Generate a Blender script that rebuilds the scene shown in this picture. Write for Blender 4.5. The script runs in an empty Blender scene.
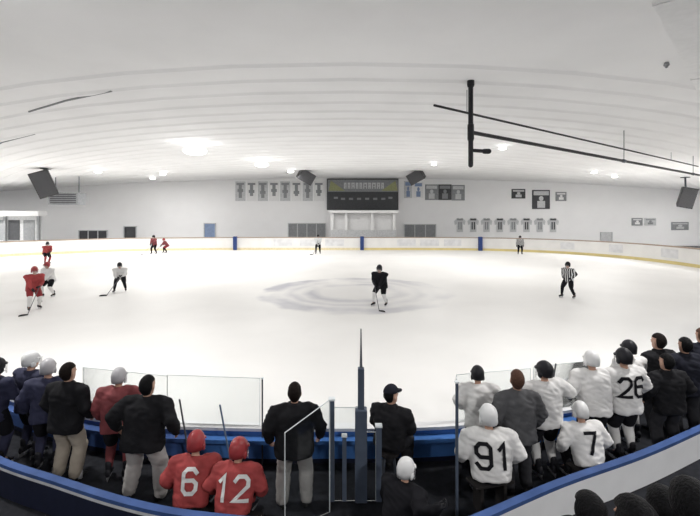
import bpy, bmesh, math, random
from mathutils import Vector, Matrix, noise
from mathutils.bvhtree import BVHTree
V = Vector; R = math.radians
random.seed(4)
sc = bpy.context.scene; C = sc.collection
try:
    sc.view_settings.view_transform = 'Standard'
except Exception:
    pass
F = 420.0; HZ = 215.0; CAMH = 4.1           # lens in pixels, horizon row, eye height

# ------------------------------------------------------------------ materials
def mat(name, col, rough=.6, metal=0., noise=.12, scale=6., spec=.3, emit=0., bump=0.):
    m = bpy.data.materials.new(name); m.use_nodes = True
    nt = m.node_tree; b = nt.nodes['Principled BSDF']
    b.inputs['Roughness'].default_value = rough; b.inputs['Metallic'].default_value = metal
    b.inputs['Specular IOR Level'].default_value = spec
    tc = nt.nodes.new('ShaderNodeTexCoord'); nz = nt.nodes.new('ShaderNodeTexNoise')
    nz.inputs['Scale'].default_value = scale; nz.inputs['Detail'].default_value = 4
    nt.links.new(tc.outputs['Object'], nz.inputs['Vector'])
    rp = nt.nodes.new('ShaderNodeValToRGB')
    c = V(col[:3])
    rp.color_ramp.elements[0].position = .3; rp.color_ramp.elements[1].position = .7
    rp.color_ramp.elements[0].color = (*(c*(1-noise)), 1)
    rp.color_ramp.elements[1].color = (*[min(1, q*(1+noise)) for q in c], 1)
    nt.links.new(nz.outputs['Fac'], rp.inputs['Fac'])
    nt.links.new(rp.outputs['Color'], b.inputs['Base Color'])
    if emit:
        nt.links.new(rp.outputs['Color'], b.inputs['Emission Color']); b.inputs['Emission Strength'].default_value = emit
    if bump:
        bp = nt.nodes.new('ShaderNodeBump'); bp.inputs['Strength'].default_value = bump; bp.inputs['Distance'].default_value = .02
        nt.links.new(nz.outputs['Fac'], bp.inputs['Height']); nt.links.new(bp.outputs['Normal'], b.inputs['Normal'])
    return m

def glass_mat():
    m = bpy.data.materials.new('clear_glass'); m.use_nodes = True
    nt = m.node_tree; nt.nodes.clear()
    o = nt.nodes.new('ShaderNodeOutputMaterial'); mx = nt.nodes.new('ShaderNodeMixShader')
    t = nt.nodes.new('ShaderNodeBsdfTransparent'); t.inputs['Color'].default_value = (.95, .965, .965, 1)
    g = nt.nodes.new('ShaderNodeBsdfGlossy'); g.inputs['Roughness'].default_value = .1
    fr = nt.nodes.new('ShaderNodeFresnel'); fr.inputs['IOR'].default_value = 1.35
    nt.links.new(fr.outputs['Fac'], mx.inputs['Fac']); nt.links.new(t.outputs[0], mx.inputs[1])
    nt.links.new(g.outputs[0], mx.inputs[2]); nt.links.new(mx.outputs[0], o.inputs['Surface'])
    return m

def ice_mat():
    m = mat('ice', (.87, .86, .84), rough=.45, noise=.04, scale=.25, spec=.15)
    nt = m.node_tree; b = nt.nodes['Principled BSDF']
    src = b.inputs['Base Color'].links[0].from_socket
    tc = nt.nodes.new('ShaderNodeTexCoord')
    sub = nt.nodes.new('ShaderNodeVectorMath'); sub.operation = 'SUBTRACT'; sub.inputs[1].default_value = (.3, 22.4, 0)
    nt.links.new(tc.outputs['Object'], sub.inputs[0])
    ln = nt.nodes.new('ShaderNodeVectorMath'); ln.operation = 'LENGTH'; nt.links.new(sub.outputs[0], ln.inputs[0])
    wn = nt.nodes.new('ShaderNodeTexNoise'); wn.inputs['Scale'].default_value = .5
    nt.links.new(tc.outputs['Object'], wn.inputs['Vector'])
    ad = nt.nodes.new('ShaderNodeMath'); ad.operation = 'ADD'; nt.links.new(ln.outputs['Value'], ad.inputs[0]); nt.links.new(wn.outputs['Fac'], ad.inputs[1])
    dv = nt.nodes.new('ShaderNodeMath'); dv.operation = 'DIVIDE'; dv.inputs[1].default_value = 8
    nt.links.new(ad.outputs[0], dv.inputs[0])
    rp = nt.nodes.new('ShaderNodeValToRGB'); cr = rp.color_ramp
    stops = [(0, .1), (.28, .15), (.36, .95), (.43, .25), (.49, .7), (.54, .3), (.60, 1.), (.67, .9), (.71, 0), (1, 0)]
    cr.elements[0].position = 0; cr.elements[0].color = (.1, .1, .1, 1)
    cr.elements[1].position = 1; cr.elements[1].color = (0, 0, 0, 1)
    for p, v in stops[1:-1]:
        e = cr.elements.new(p); e.color = (v, v, v, 1)
    nt.links.new(dv.outputs[0], rp.inputs['Fac'])
    nz = nt.nodes.new('ShaderNodeTexNoise'); nz.inputs['Scale'].default_value = .33; nz.inputs['Detail'].default_value = 3
    nt.links.new(tc.outputs['Object'], nz.inputs['Vector'])
    r2 = nt.nodes.new('ShaderNodeMapRange'); r2.inputs['From Min'].default_value = .28; r2.inputs['From Max'].default_value = .56
    nt.links.new(nz.outputs['Fac'], r2.inputs['Value'])
    # the scuffs are heavier on the left half of the circle
    sx = nt.nodes.new('ShaderNodeSeparateXYZ'); nt.links.new(sub.outputs[0], sx.inputs[0])
    r3 = nt.nodes.new('ShaderNodeMapRange'); r3.inputs['From Min'].default_value = -4; r3.inputs['From Max'].default_value = 4
    r3.inputs['To Min'].default_value = 1.; r3.inputs['To Max'].default_value = .5
    nt.links.new(sx.outputs['X'], r3.inputs['Value'])
    mu = nt.nodes.new('ShaderNodeMath'); mu.operation = 'MULTIPLY'
    nt.links.new(rp.outputs['Color'], mu.inputs[0]); nt.links.new(r2.outputs[0], mu.inputs[1])
    m3 = nt.nodes.new('ShaderNodeMath'); m3.operation = 'MULTIPLY'; nt.links.new(mu.outputs[0], m3.inputs[0]); nt.links.new(r3.outputs[0], m3.inputs[1])
    m2 = nt.nodes.new('ShaderNodeMath'); m2.operation = 'MULTIPLY'; m2.inputs[1].default_value = .85
    nt.links.new(m3.outputs[0], m2.inputs[0])
    mx = nt.nodes.new('ShaderNodeMix'); mx.data_type = 'RGBA'
    nt.links.new(m2.outputs[0], mx.inputs['Factor']); nt.links.new(src, mx.inputs['A'])
    mx.inputs['B'].default_value = (.40, .40, .46, 1)
    nt.links.new(mx.outputs['Result'], b.inputs['Base Color'])
    return m

def stripe_mat():
    m = mat('striped_cloth', (.7, .7, .7), noise=.03)
    nt = m.node_tree; b = nt.nodes['Principled BSDF']; src = b.inputs['Base Color'].links[0].from_socket
    tc = nt.nodes.new('ShaderNodeTexCoord'); w = nt.nodes.new('ShaderNodeTexWave')
    w.inputs['Scale'].default_value = 3.2; w.bands_direction = 'X'
    nt.links.new(tc.outputs['Object'], w.inputs['Vector'])
    rp = nt.nodes.new('ShaderNodeValToRGB'); rp.color_ramp.interpolation = 'CONSTANT'
    rp.color_ramp.elements[1].position = .62
    nt.links.new(w.outputs['Fac'], rp.inputs['Fac'])
    mx = nt.nodes.new('ShaderNodeMix'); mx.data_type = 'RGBA'
    nt.links.new(rp.outputs['Color'], mx.inputs['Factor']); mx.inputs['A'].default_value = (.015, .015, .017, 1)
    nt.links.new(src, mx.inputs['B']); nt.links.new(mx.outputs['Result'], b.inputs['Base Color'])
    return m

M = dict(
    ice=ice_mat(), glass=glass_mat(), stripes=stripe_mat(),
    concrete=mat('grey_concrete', (.12, .12, .125), .9, scale=1.5),
    rubber=mat('dark_rubber_floor', (.016, .017, .021), .9, noise=.3, scale=9, spec=.15),
    wall=mat('white_painted_wall', (.96, .96, .965), .8, noise=.02, scale=.6),
    ceil=mat('pale_insulated_ceiling', (.93, .93, .935), .8, noise=.03, scale=.35),
    rib=mat('ceiling_rib', (.86, .86, .87), .7, noise=.05),
    board=mat('white_board', (.84, .83, .81), .5, noise=.05, scale=.7),
    boardw=mat('white_barrier_panel', (.88, .88, .89), .5, noise=.04, scale=2),
    navy_panel=mat('navy_panel', (.012, .015, .035), .5),
    yellow=mat('yellow_kick_plate', (.74, .62, .28), .5, noise=.08, scale=1),
    brown=mat('brown_rail', (.38, .30, .24), .6),
    blue=mat('blue_plastic', (.07, .19, .50), .45, noise=.15, scale=3),
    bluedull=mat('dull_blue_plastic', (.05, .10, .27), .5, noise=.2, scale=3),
    bluepale=mat('pale_blue_paint', (.25, .33, .5), .5),
    bluepost=mat('dark_blue_post', (.03, .06, .2), .5),
    slate=mat('blue_grey_post', (.08, .10, .14), .5),
    steel=mat('grey_steel', (.09, .10, .12), .45, metal=.3),
    alu=mat('pale_edge_trim', (.78, .82, .84), .4),
    blackm=mat('black_pipe_paint', (.018, .018, .022), .5),
    speaker=mat('speaker_black', (.05, .05, .053), .6),
    grille=mat('speaker_grille', (.08, .08, .085), .8, scale=60, noise=.4),
    lens=mat('lamp_lens', (1, 1, .98), .3, noise=0, emit=6),
    housing=mat('lamp_housing', (.85, .85, .85), .4),
    dark=mat('dark_charcoal', (.075, .077, .083), .6),
    grey=mat('mid_grey', (.29, .30, .31), .6),
    greyl=mat('light_grey', (.62, .63, .64), .6),
    adv=mat('faded_advert', (.74, .74, .75), .6, noise=.1, scale=2),
    duct=mat('pale_duct', (.93, .93, .93), .5, noise=.03),
    lime=mat('yellow_green_mark', (.36, .37, .20), .6),
    white=mat('white_plain', (.86, .86, .86), .6, noise=.03),
    wood=mat('bench_wood', (.022, .02, .02), .8, scale=12, spec=.1),
    skin=mat('skin', (.50, .30, .22), .55, noise=.08, scale=14),
    eye=mat('eye_dark', (.05, .035, .03), .3), lip=mat('lips', (.35, .13, .11), .5),
    hair_dark=mat('dark_brown_hair', (.013, .009, .008), .7, scale=70, noise=.5, bump=.6, spec=.1),
    hair_black=mat('black_hair', (.007, .007, .008), .6, scale=70, noise=.5, bump=.6, spec=.1),
    hair_brown=mat('brown_hair', (.09, .045, .03), .7, scale=70, noise=.5, bump=.6, spec=.15),
    jk_black=mat('black_jacket_cloth', (.013, .013, .015), .9, noise=.3, bump=.3, spec=.15),
    jk_navy=mat('navy_jacket_cloth', (.015, .016, .024), .9, noise=.3, bump=.3, spec=.15),
    jk_grey=mat('charcoal_grey_jacket_cloth', (.09, .09, .095), .9, noise=.2, bump=.3, spec=.1),
    khaki=mat('khaki_trousers', (.40, .35, .29), .85, noise=.12, bump=.2),
    greypant=mat('pale_grey_trousers', (.38, .36, .35), .85, noise=.12, bump=.2),
    darkpant=mat('dark_trousers', (.02, .02, .024), .85),
    shoe=mat('dark_shoe', (.015, .015, .015), .5),
    red=mat('red_jersey_cloth', (.35, .055, .055), .8, noise=.2, bump=.2),
    redh=mat('red_helmet_plastic', (.33, .045, .05), .4, noise=.05),
    maroon=mat('dull_red_jersey_cloth', (.22, .055, .06), .8, noise=.25, bump=.2),
    wjer=mat('white_jersey_cloth', (.72, .71, .70), .8, noise=.1, bump=.2),
    wh=mat('white_helmet_plastic', (.76, .76, .76), .35, noise=.03),
    greyh=mat('pale_grey_helmet_plastic', (.46, .45, .47), .35, noise=.03),
    navyj=mat('navy_jersey_cloth', (.03, .032, .065), .8, noise=.15, bump=.2),
    blackj=mat('black_stripe_cloth', (.014, .014, .017), .9, spec=.1),
    dkh=mat('black_helmet_plastic', (.016, .016, .02), .5, spec=.2),
    vent=mat('helmet_vent_shadow', (.03, .03, .033), .8),
    breez=mat('black_hockey_pants', (.013, .013, .016), .9, spec=.1),
    rbreez=mat('red_hockey_pants', (.26, .03, .035), .7),
    blade=mat('skate_steel', (.6, .6, .62), .3, metal=.8),
    stick=mat('stick_shaft', (.12, .12, .13), .5), tape=mat('stick_tape', (.04, .04, .04), .9),
    stickb=mat('blue_grey_stick', (.16, .22, .33), .5),
    bottle=mat('white_bottle_plastic', (.75, .75, .78), .3),
)

# ------------------------------------------------------------------ mesh helpers
class MB:
    def __init__(s): s.v = []; s.f = []; s.m = []
    def loft(s, rings, m=0, caps=True, closed=True):
        b = len(s.v); n = len(rings[0])
        for r in rings: s.v.extend([tuple(p) for p in r])
        for i in range(len(rings)-1):
            for j in range(n if closed else n-1):
                k = (j+1) % n
                s.f.append((b+i*n+j, b+i*n+k, b+(i+1)*n+k, b+(i+1)*n+j)); s.m.append(m)
        if caps:
            s.f.append(tuple(b+j for j in reversed(range(n)))); s.m.append(m)
            e = b+(len(rings)-1)*n
            s.f.append(tuple(e+j for j in range(n))); s.m.append(m)
        return s
    def tube(s, pts, rad, n=10, m=0, rnd=True):
        pts = [V(p) for p in pts]
        if not hasattr(rad, '__len__'): rad = [rad]*len(pts)
        d0 = (pts[1]-pts[0]).normalized(); d1 = (pts[-1]-pts[-2]).normalized()
        P = list(zip(pts, rad))
        if rnd:
            a = [(pts[0]-d0*rad[0]*math.sin(t), rad[0]*math.cos(t)) for t in (R(82), R(55), R(28))]
            z = [(pts[-1]+d1*rad[-1]*math.sin(t), rad[-1]*math.cos(t)) for t in (R(28), R(55), R(82))]
            P = a+P+z
        ref = V((0, 0, 1)) if abs(d0.z) < .9 else V((0, 1, 0))
        x = d0.cross(ref).normalized(); rings = []
        for i, (p, r) in enumerate(P):
            q0 = P[max(0, i-1)][0]; q1 = P[min(len(P)-1, i+1)][0]
            d = (q1-q0).normalized()
            x = (x-d*x.dot(d)).normalized(); y = d.cross(x)
            rings.append([p+x*(r*math.cos(2*math.pi*j/n))+y*(r*math.sin(2*math.pi*j/n)) for j in range(n)])
        return s.loft(rings, m)
    def ell(s, c, r, ax=None, nu=14, nv=9, m=0):
        c = V(c); ax = ax or (V((1, 0, 0)), V((0, 1, 0)), V((0, 0, 1)))
        rings = []
        for i in range(nv+1):
            t = -math.pi/2*.985+math.pi*.985*i/nv
            rings.append([c+ax[0]*(r[0]*math.cos(t)*math.cos(2*math.pi*j/nu))+ax[1]*(r[1]*math.cos(t)*math.sin(2*math.pi*j/nu))+ax[2]*(r[2]*math.sin(t)) for j in range(nu)])
        return s.loft(rings, m)
    def box(s, c, size, rot=None, m=0, ch=0.):
        c = V(c); hx, hy, hz = size[0]/2, size[1]/2, size[2]/2
        q = rot or Matrix.Identity(3)
        def rg(z, e): return [c+q@V((sx*(hx-e), sy*(hy-e), z)) for sx, sy in ((-1, -1), (1, -1), (1, 1), (-1, 1))]
        if ch: return s.loft([rg(-hz, ch), rg(-hz+ch, 0), rg(hz-ch, 0), rg(hz, ch)], m)
        return s.loft([rg(-hz, 0), rg(hz, 0)], m)
    def prism(s, poly, ext, m=0):
        e = V(ext); poly = [V(p) for p in poly]
        return s.loft([poly, [p+e for p in poly]], m)
    def strip(s, path, z0, z1, th, m=0):
        rings = []
        for i, p in enumerate(path):
            a = V(path[max(0, i-1)]); b = V(path[min(len(path)-1, i+1)])
            d = (b-a).normalized(); nn = V((-d.y, d.x))*th/2; p = V(p)
            rings.append([(p.x-nn.x, p.y-nn.y, z0), (p.x+nn.x, p.y+nn.y, z0), (p.x+nn.x, p.y+nn.y, z1), (p.x-nn.x, p.y-nn.y, z1)])
        return s.loft(rings, m)
    def mesh(s, name='m', smooth=False):
        me = bpy.data.meshes.new(name); me.from_pydata(s.v, [], s.f)
        me.polygons.foreach_set('material_index', s.m)
        bm = bmesh.new(); bm.from_mesh(me); bmesh.ops.recalc_face_normals(bm, faces=bm.faces); bm.to_mesh(me); bm.free()
        if smooth: me.polygons.foreach_set('use_smooth', [True]*len(me.polygons))
        me.update(); return me

def obj(name, mb, mats, parent=None, smooth=False):
    me = mb.mesh(name, smooth) if isinstance(mb, MB) else mb
    o = bpy.data.objects.new(name, me); C.objects.link(o)
    if not isinstance(mats, (list, tuple)): mats = [mats]
    me.materials.clear()
    for q in mats: me.materials.append(q)
    if parent: o.parent = parent
    return o
def tag(o, label, cat, group=None):
    o['label'] = label; o['category'] = cat
    if group: o['group'] = group
    return o
def thing(name, label, cat, loc=(0, 0, 0), rz=0., group=None):
    o = bpy.data.objects.new(name, None); C.objects.link(o); o.empty_display_size = .1
    o.location = loc; o.rotation_euler = (0, 0, rz)
    return tag(o, label, cat, group)
def struct(name, mb, mats, label=None, smooth=False):
    o = obj(name, mb, mats, None, smooth); o['kind'] = 'structure'
    if label: o['label'] = label
    return o

def remesh(mb, vox, it=4, fold=0., seed=0.):
    me = mb.mesh('tmp'); t = bpy.data.objects.new('tmp', me); C.objects.link(t)
    q = t.modifiers.new('r', 'REMESH'); q.mode = 'VOXEL'; q.voxel_size = vox
    q = t.modifiers.new('s', 'SMOOTH'); q.factor = .5; q.iterations = it
    dg = bpy.context.evaluated_depsgraph_get(); dg.update()
    out = bpy.data.meshes.new_from_object(t.evaluated_get(dg))
    bpy.data.objects.remove(t); bpy.data.meshes.remove(me)
    if fold:                                             # soft folds of loose cloth
        nrm = [v.normal.copy() for v in out.vertices]
        for v, n in zip(out.vertices, nrm):
            c = v.co
            a = noise.noise(V((c.x*5+seed, c.y*5, c.z*4+c.x*3))); b = noise.noise(V((c.x*7-seed, c.y*7, c.z*15+c.x*5)))
            v.co = c+n*fold*(.75*a+.55*(1-abs(b)*2.2)-.15)
    out.polygons.foreach_set('use_smooth', [True]*len(out.polygons))
    out.polygons.foreach_set('material_index', [0]*len(out.polygons)); out.update()
    return out
def join_into(me, mb):
    bm = bmesh.new(); bm.from_mesh(me); ex = mb.mesh('x', True); bm.from_mesh(ex); bm.to_mesh(me); bm.free()
    bpy.data.meshes.remove(ex); return me

SIX = [(.6, .82), (.45, 1), (.15, 1), (0, .84), (0, .16), (.15, 0), (.45, 0), (.6, .16), (.6, .40), (.45, .54), (0, .54)]
DIG = {'1': [(.12, .78), (.34, 1), (.34, 0)], '2': [(0, .80), (.15, 1), (.45, 1), (.6, .84), (.6, .60), (0, .02), (.62, .02)], '6': SIX,
       '7': [(0, 1), (.6, 1), (.2, 0)], '9': [(.6-x, 1-y) for x, y in SIX]}
def digits(s, size, place):
    """block jersey digits as ribbons; place(u, v) puts a point of the flat lettering on the cloth"""
    mb = MB(); adv = .86*size; x0 = -(adv*(len(s)-1)+.6*size)/2; hw = .085*size
    for i, ch in enumerate(s):
        P = [V((x0+i*adv+a*size, (b-.5)*size)) for a, b in DIG[ch]]; Q = []
        d0 = (P[1]-P[0]).normalized(); d1 = (P[-1]-P[-2]).normalized(); P[0] = P[0]-d0*hw*.6; P[-1] = P[-1]+d1*hw*.6
        nr = []
        for j in range(len(P)):
            a = (P[j]-P[j-1]).normalized() if j else d0; b = (P[j+1]-P[j]).normalized() if j < len(P)-1 else d1
            n1 = V((-a.y, a.x)); n2 = V((-b.y, b.x)); m = (n1+n2)
            m = m.normalized() if m.length > .1 else n1
            nr.append(m*hw/max(.5, m.dot(n1)))
        for j in range(len(P)-1):
            n = 5
            for q in range(n+(j == len(P)-2)):
                t = q/n; Q.append((P[j].lerp(P[j+1], t), nr[j].lerp(nr[j+1], t)))
        base = len(mb.v)
        for c, n in Q: mb.v.extend([tuple(place(c+n)), tuple(place(c)), tuple(place(c-n))])
        for j in range(len(Q)-1):
            for e in (0, 1):
                a = base+j*3+e; mb.f.append((a, a+1, a+4, a+3)); mb.m.append(0)
    return mb

def ground(px, py, z=0.):
    s = (py-HZ)/(CAMH-z); return V(((px-350)/s, F/s, z))

def smooth_path(pts, n=6):
    P = [V(p) for p in pts]; out = []
    for i in range(len(P)-1):
        p0 = P[max(0, i-1)]; p1 = P[i]; p2 = P[i+1]; p3 = P[min(len(P)-1, i+2)]
        for k in range(n):
            t = k/n
            out.append(.5*((2*p1)+(p2-p0)*t+(2*p0-5*p1+4*p2-p3)*t*t+(3*p1-p0-3*p2+p3)*t**3))
    out.append(P[-1]); return out

# ------------------------------------------------------------------ the setting
mb = MB(); mb.prism([(-46, 6.4, -.1), (46, 6.4, -.1), (46, 50, -.1), (-46, 50, -.1)], (0, 0, .1))
struct('floor', mb, M['ice'], 'white ice sheet with a scuffed blue centre circle')
mb = MB(); mb.prism([(-64, -14, -.3), (64, -14, -.3), (64, 64, -.3), (-64, 64, -.3)], (0, 0, .15))
struct('floor.001', mb, M['concrete'], 'concrete slab under the rink')

front_l = smooth_path([(-14, 14.5), (-10, 10.8), (-8, 9.1), (-6.6, 8.2), (-5.2, 7.6), (-3.5, 7.15), (-1.5, 7.0), (-.35, 7.0)])
front_c = [(-.35, 7.0), (0, 7.0), (.5, 7.0)]
front_r = smooth_path([(.5, 7.0), (1.8, 7.1), (3.2, 7.45), (4.5, 7.85), (5.2, 8.3), (6.2, 9.05), (7.4, 9.85), (9.5, 11.5), (14, 15.5)])
fl = [(p[0], p[1]) for p in front_l]+[(p[0], p[1]) for p in front_r]
mb = MB(); mb.prism([(-14, -12, -.1)]+[(14, -12, -.1)]+[(x, y, -.1) for x, y in reversed(fl)], (0, 0, .12))
struct('floor.002', mb, M['rubber'], 'dark rubber floor of the team benches')
FZ = .02

def ceil_z(x): return 9.2-1.8*(x/48)**2
rows = []; y = -12.
while y < 14: rows.append((y, 0, 0)); y += 2.
while y < 66:
    rows += [(y, 0, 0), (y+.2, -.065, 1), (y+.38, -.065, 1), (y+.46, 0, 0)]; y += 1.6
xs = [-60+4*i for i in range(31)]
mb = MB()
for yy, dz, k in rows:
    for x in xs: mb.v.append((x, yy+.012*x*x, ceil_z(x)+dz))
nx = len(xs)
for i in range(len(rows)-1):
    for j in range(nx-1):
        mb.f.append((i*nx+j, (i+1)*nx+j, (i+1)*nx+j+1, i*nx+j+1)); mb.m.append(1 if rows[i][2] or rows[i+1][2] else 0)
struct('ceiling', mb, [M['ceil'], M['rib']], 'pale ribbed arena ceiling')
YW = 58.
mb = MB(); mb.box((0, YW+.2, 4.6), (128, .4, 9.8)); struct('wall_far', mb, M['wall'], 'white end wall behind the rink')
mb = MB(); mb.box((-62, 28, 4.6), (.4, 66, 9.8)); struct('wall_left', mb, M['wall'])
mb = MB(); mb.box((62, 28, 4.6), (.4, 66, 9.8)); struct('wall_right', mb, M['wall'])

# ------------------------------------------------------------------ far boards
base = [(-70, 264), (0, 257), (60, 254), (120, 251.5), (180, 250.5), (235, 250), (300, 250), (362, 250), (420, 250), (480, 250.5), (540, 252.5), (590, 255.5), (640, 260), (700, 268), (790, 284)]
bp = [ground(a, b) for a, b in base]
def board_section(i0, i1, label, kick):
    path = [(p.x, p.y) for p in smooth_path([V((q.x, q.y, 0)) for q in bp], 5)][i0*5:i1*5+1]
    c = V(path[len(path)//2]); r = thing('rink_boards', label, 'rink boards', (c.x, c.y, 0), 0, 'far rink boards')
    path = [V(p)-c for p in path]
    pn = obj('panel', MB().strip(path, .26, 1.42, .16), M['board'], r)
    obj('kick_plate', MB().strip(path, 0, .26, .2), kick, r)
    obj('cap_rail', MB().strip(path, 1.42, 1.52, .26), M['brown'], r)
    return r, pn, path
ymat = M['yellow']; pale = mat('pale_yellow_kick', (.78, .69, .44), .5)
secs = [board_section(0, 5, 'white far boards left of the left blue post, curving forward at the left end', pale),
        board_section(5, 7, 'white far boards between the left blue post and the scorekeeper booth post', pale),
        board_section(7, 9, 'white far boards between the middle post and the right blue post', ymat),
        board_section(9, 14, 'white far boards right of the right blue post with a yellow base, curving forward', ymat)]
for i, (r, pn, path) in enumerate(secs):
    for t in (.3, .5, .7):
        k = int(t*(len(path)-1)); a = V(path[k]); b = V(path[min(len(path)-1, k+1)]); d = (b-a).normalized(); n2 = V((d.y, -d.x))
        q = a+n2*.09
        m_ = MB().prism([(q.x, q.y, .5), (q.x+d.x*2.2, q.y+d.y*2.2, .5), (q.x+d.x*2.2, q.y+d.y*2.2, 1.25), (q.x, q.y, 1.25)], (n2.x*.02, n2.y*.02, 0))
        obj('advert_panel', m_, M['adv'], pn)
for px, py, lab in ((235.5, 250, 'dark blue post in the far boards, left of centre ice'), (362, 250, 'dark blue post in the far boards below the scoreboard'), (480, 250.6, 'dark blue post in the far boards right of centre ice')):
    g = ground(px, py); o = obj('board_post', MB().box((0, 0, .8), (.42, .36, 1.6), ch=.03), M['bluepost']); o.location = (g.x, g.y-.12, 0)
    tag(o, lab, 'post', 'board posts')

# ------------------------------------------------------------------ far wall fittings
def W(px, py, Y=YW): return V(((px-350)*Y/F, Y, CAMH+(HZ-py)*Y/F))
def wpanel(m_, x0, y0, x1, y1, o, Y=YW, d=.12, mi=0, front=0.):
    a = W(x0, y1, Y)-o; b = W(x1, y0, Y)-o
    return m_.box(((a.x+b.x)/2, a.y-d/2-front, (a.z+b.z)/2), (abs(b.x-a.x), d, abs(b.z-a.z)), m=mi)
# scoreboard
o0 = W(362.5, 210); sb = thing('scoreboard', 'wide dark scoreboard hung in the middle of the far wall', 'scoreboard', o0)
obj('cabinet', wpanel(MB(), 327, 179, 398, 210, o0, d=.5), M['dark'], sb)
h = obj('header_panel', wpanel(MB(), 328, 180, 397.5, 192, o0, d=.06, front=.5), M['grey'], sb)
for (xa, xb, xc) in ((329, 345, 331), (381, 397, 395)):
    a, b, c = W(xa, 191)-o0, W(xb, 191)-o0, W(xc, 181)-o0
    for p in (a, b, c): p.y = -.56
    obj('triangle_mark', MB().prism([a, b, c], (0, -.05, 0)), M['lime'], h)
m_ = MB(); x = 344.
while x < 381:
    w = random.choice((2.6, 3.2, 3.8)); wpanel(m_, x, 183, x+w, 184.6, o0, d=.04, front=.56); wpanel(m_, x, 183, x+1.1, 189, o0, d=.04, front=.565)
    wpanel(m_, x+w-1.1, 183, x+w, 189, o0, d=.04, front=.57); wpanel(m_, x, 185.6+random.choice((0, .8)), x+w, 187, o0, d=.04, front=.575); x += w+1.1
obj('lettering', m_, M['greyl'], h)
dsp = obj('display', wpanel(MB(), 329, 193.5, 396.5, 209, o0, d=.06, front=.5), M['dark'], sb)
for x in (334, 341, 349, 357, 365, 373, 381, 388): obj('display_segment', wpanel(MB(), x, 197+(x % 2), x+4, 199.0+(x % 2), o0, d=.03, front=.56), M['grey'], dsp)

ordn = ['first', 'second', 'third', 'fourth', 'fifth', 'sixth', 'seventh', 'eighth']
for i in range(8):
    x0 = 235.5+11.2*i; o = W(x0+4.6, 201)
    t = thing('wall_banner', '%s pale banner from the left in the row left of the scoreboard' % ordn[i], 'banner', o, 0, 'banners left of the scoreboard')
    obj('cloth', wpanel(MB(), x0, 181.5, x0+10, 201, o, d=.08), M['white'] if i % 2 else M['greyl'], t)
    m_ = MB(); wpanel(m_, x0+1.2, 183, x0+8.8, 185, o, d=.03, front=.08)
    wpanel(m_, x0+3.4, 185, x0+6.6, 198-(i % 2)*2, o, d=.03, front=.08); wpanel(m_, x0+2.2, 189+(i % 3), x0+7.8, 192+(i % 3), o, d=.035, front=.08)
    obj('emblem', m_, M['grey'], t)
pics = [(404, 181, 412, 198, 'pale banner just right of the scoreboard', 'greyl', 'bluepale'), (413.5, 182, 423, 198, 'pale banner with blue mark, second right of the scoreboard', 'white', 'bluepale'),
        (425, 184.5, 438, 200, 'dark framed team picture, left of three on the far wall', 'grey', 'greyl'), (438.3, 184.5, 451.3, 200, 'dark framed team picture, middle of three on the far wall', 'dark', 'grey'), (451.6, 185, 464.5, 200.5, 'dark framed team picture, right of three on the far wall', 'grey', 'greyl'),
        (511.5, 189, 525, 198.5, 'small dark sign left of the tall square poster', 'dark', 'greyl'), (532, 190, 549.5, 209, 'tall dark square poster with a pale figure', 'dark', 'greyl'), (555.5, 192, 566, 201, 'small grey sign right of the tall square poster', 'grey', 'white'),
        (631.5, 218, 642, 225.5, 'small grey sign on the right of the far wall, left of a pair', 'grey', 'white'), (644, 218, 655.5, 225.5, 'small grey sign on the right of the far wall, right of a pair', 'greyl', 'grey'), (671, 222, 688, 230, 'low dark sign at the right end of the far wall', 'grey', 'greyl')]
for x0, y0, x1, y1, lab, ma, mb_ in pics:
    o = W((x0+x1)/2, y1); t = thing('wall_sign', lab, 'sign', o)
    obj('board', wpanel(MB(), x0, y0, x1, y1, o, d=.12), M[ma], t)
    m_ = MB(); cx = (x0+x1)/2; hh = y1-y0
    wpanel(m_, x0+1.2, y0+1.2, x1-1.2, y0+hh*.28, o, d=.03, front=.12)
    a = W(cx, y0+hh*.45)-o; a.y = -.14; m_.ell(a, ((x1-x0)*.018, .03, hh*.018))
    wpanel(m_, cx-(x1-x0)*.22, y0+hh*.58, cx+(x1-x0)*.22, y1-1.2, o, d=.03, front=.12)
    obj('picture', m_, M[mb_], t)
for i in range(8):
    x0 = 455+13.3*i; o = W(x0+4.7, 232)
    t = thing('jersey_banner', '%s jersey shaped banner from the left in the low row on the right wall' % ordn[i], 'banner', o, 0, 'low row of jersey banners')
    s_ = [(1.6, 232), (7.8, 232), (7.8, 224), (9.6, 225), (10.4, 221), (7.4, 218), (6, 218), (4.7, 219.2), (3.4, 218), (2, 218), (-1, 221), (-.2, 225), (1.6, 224)]
    a = []
    for px, py in s_:
        p = W(x0+px, py)-o; p.y = -.1; a.append(p)
    obj('cloth', MB().prism(a, (0, .06, 0)), M['greyl'], t)
    m_ = MB(); wpanel(m_, x0+3, 222, x0+4.3, 229.5, o, d=.03, front=.1); wpanel(m_, x0+5.2, 222, x0+6.5, 229.5, o, d=.03, front=.1)
    wpanel(m_, x0+1.7, 218.6, x0+7.7, 220.4, o, d=.03, front=.1)
    obj('emblem', m_, M['dark'] if i % 2 else M['grey'], t)

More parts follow.
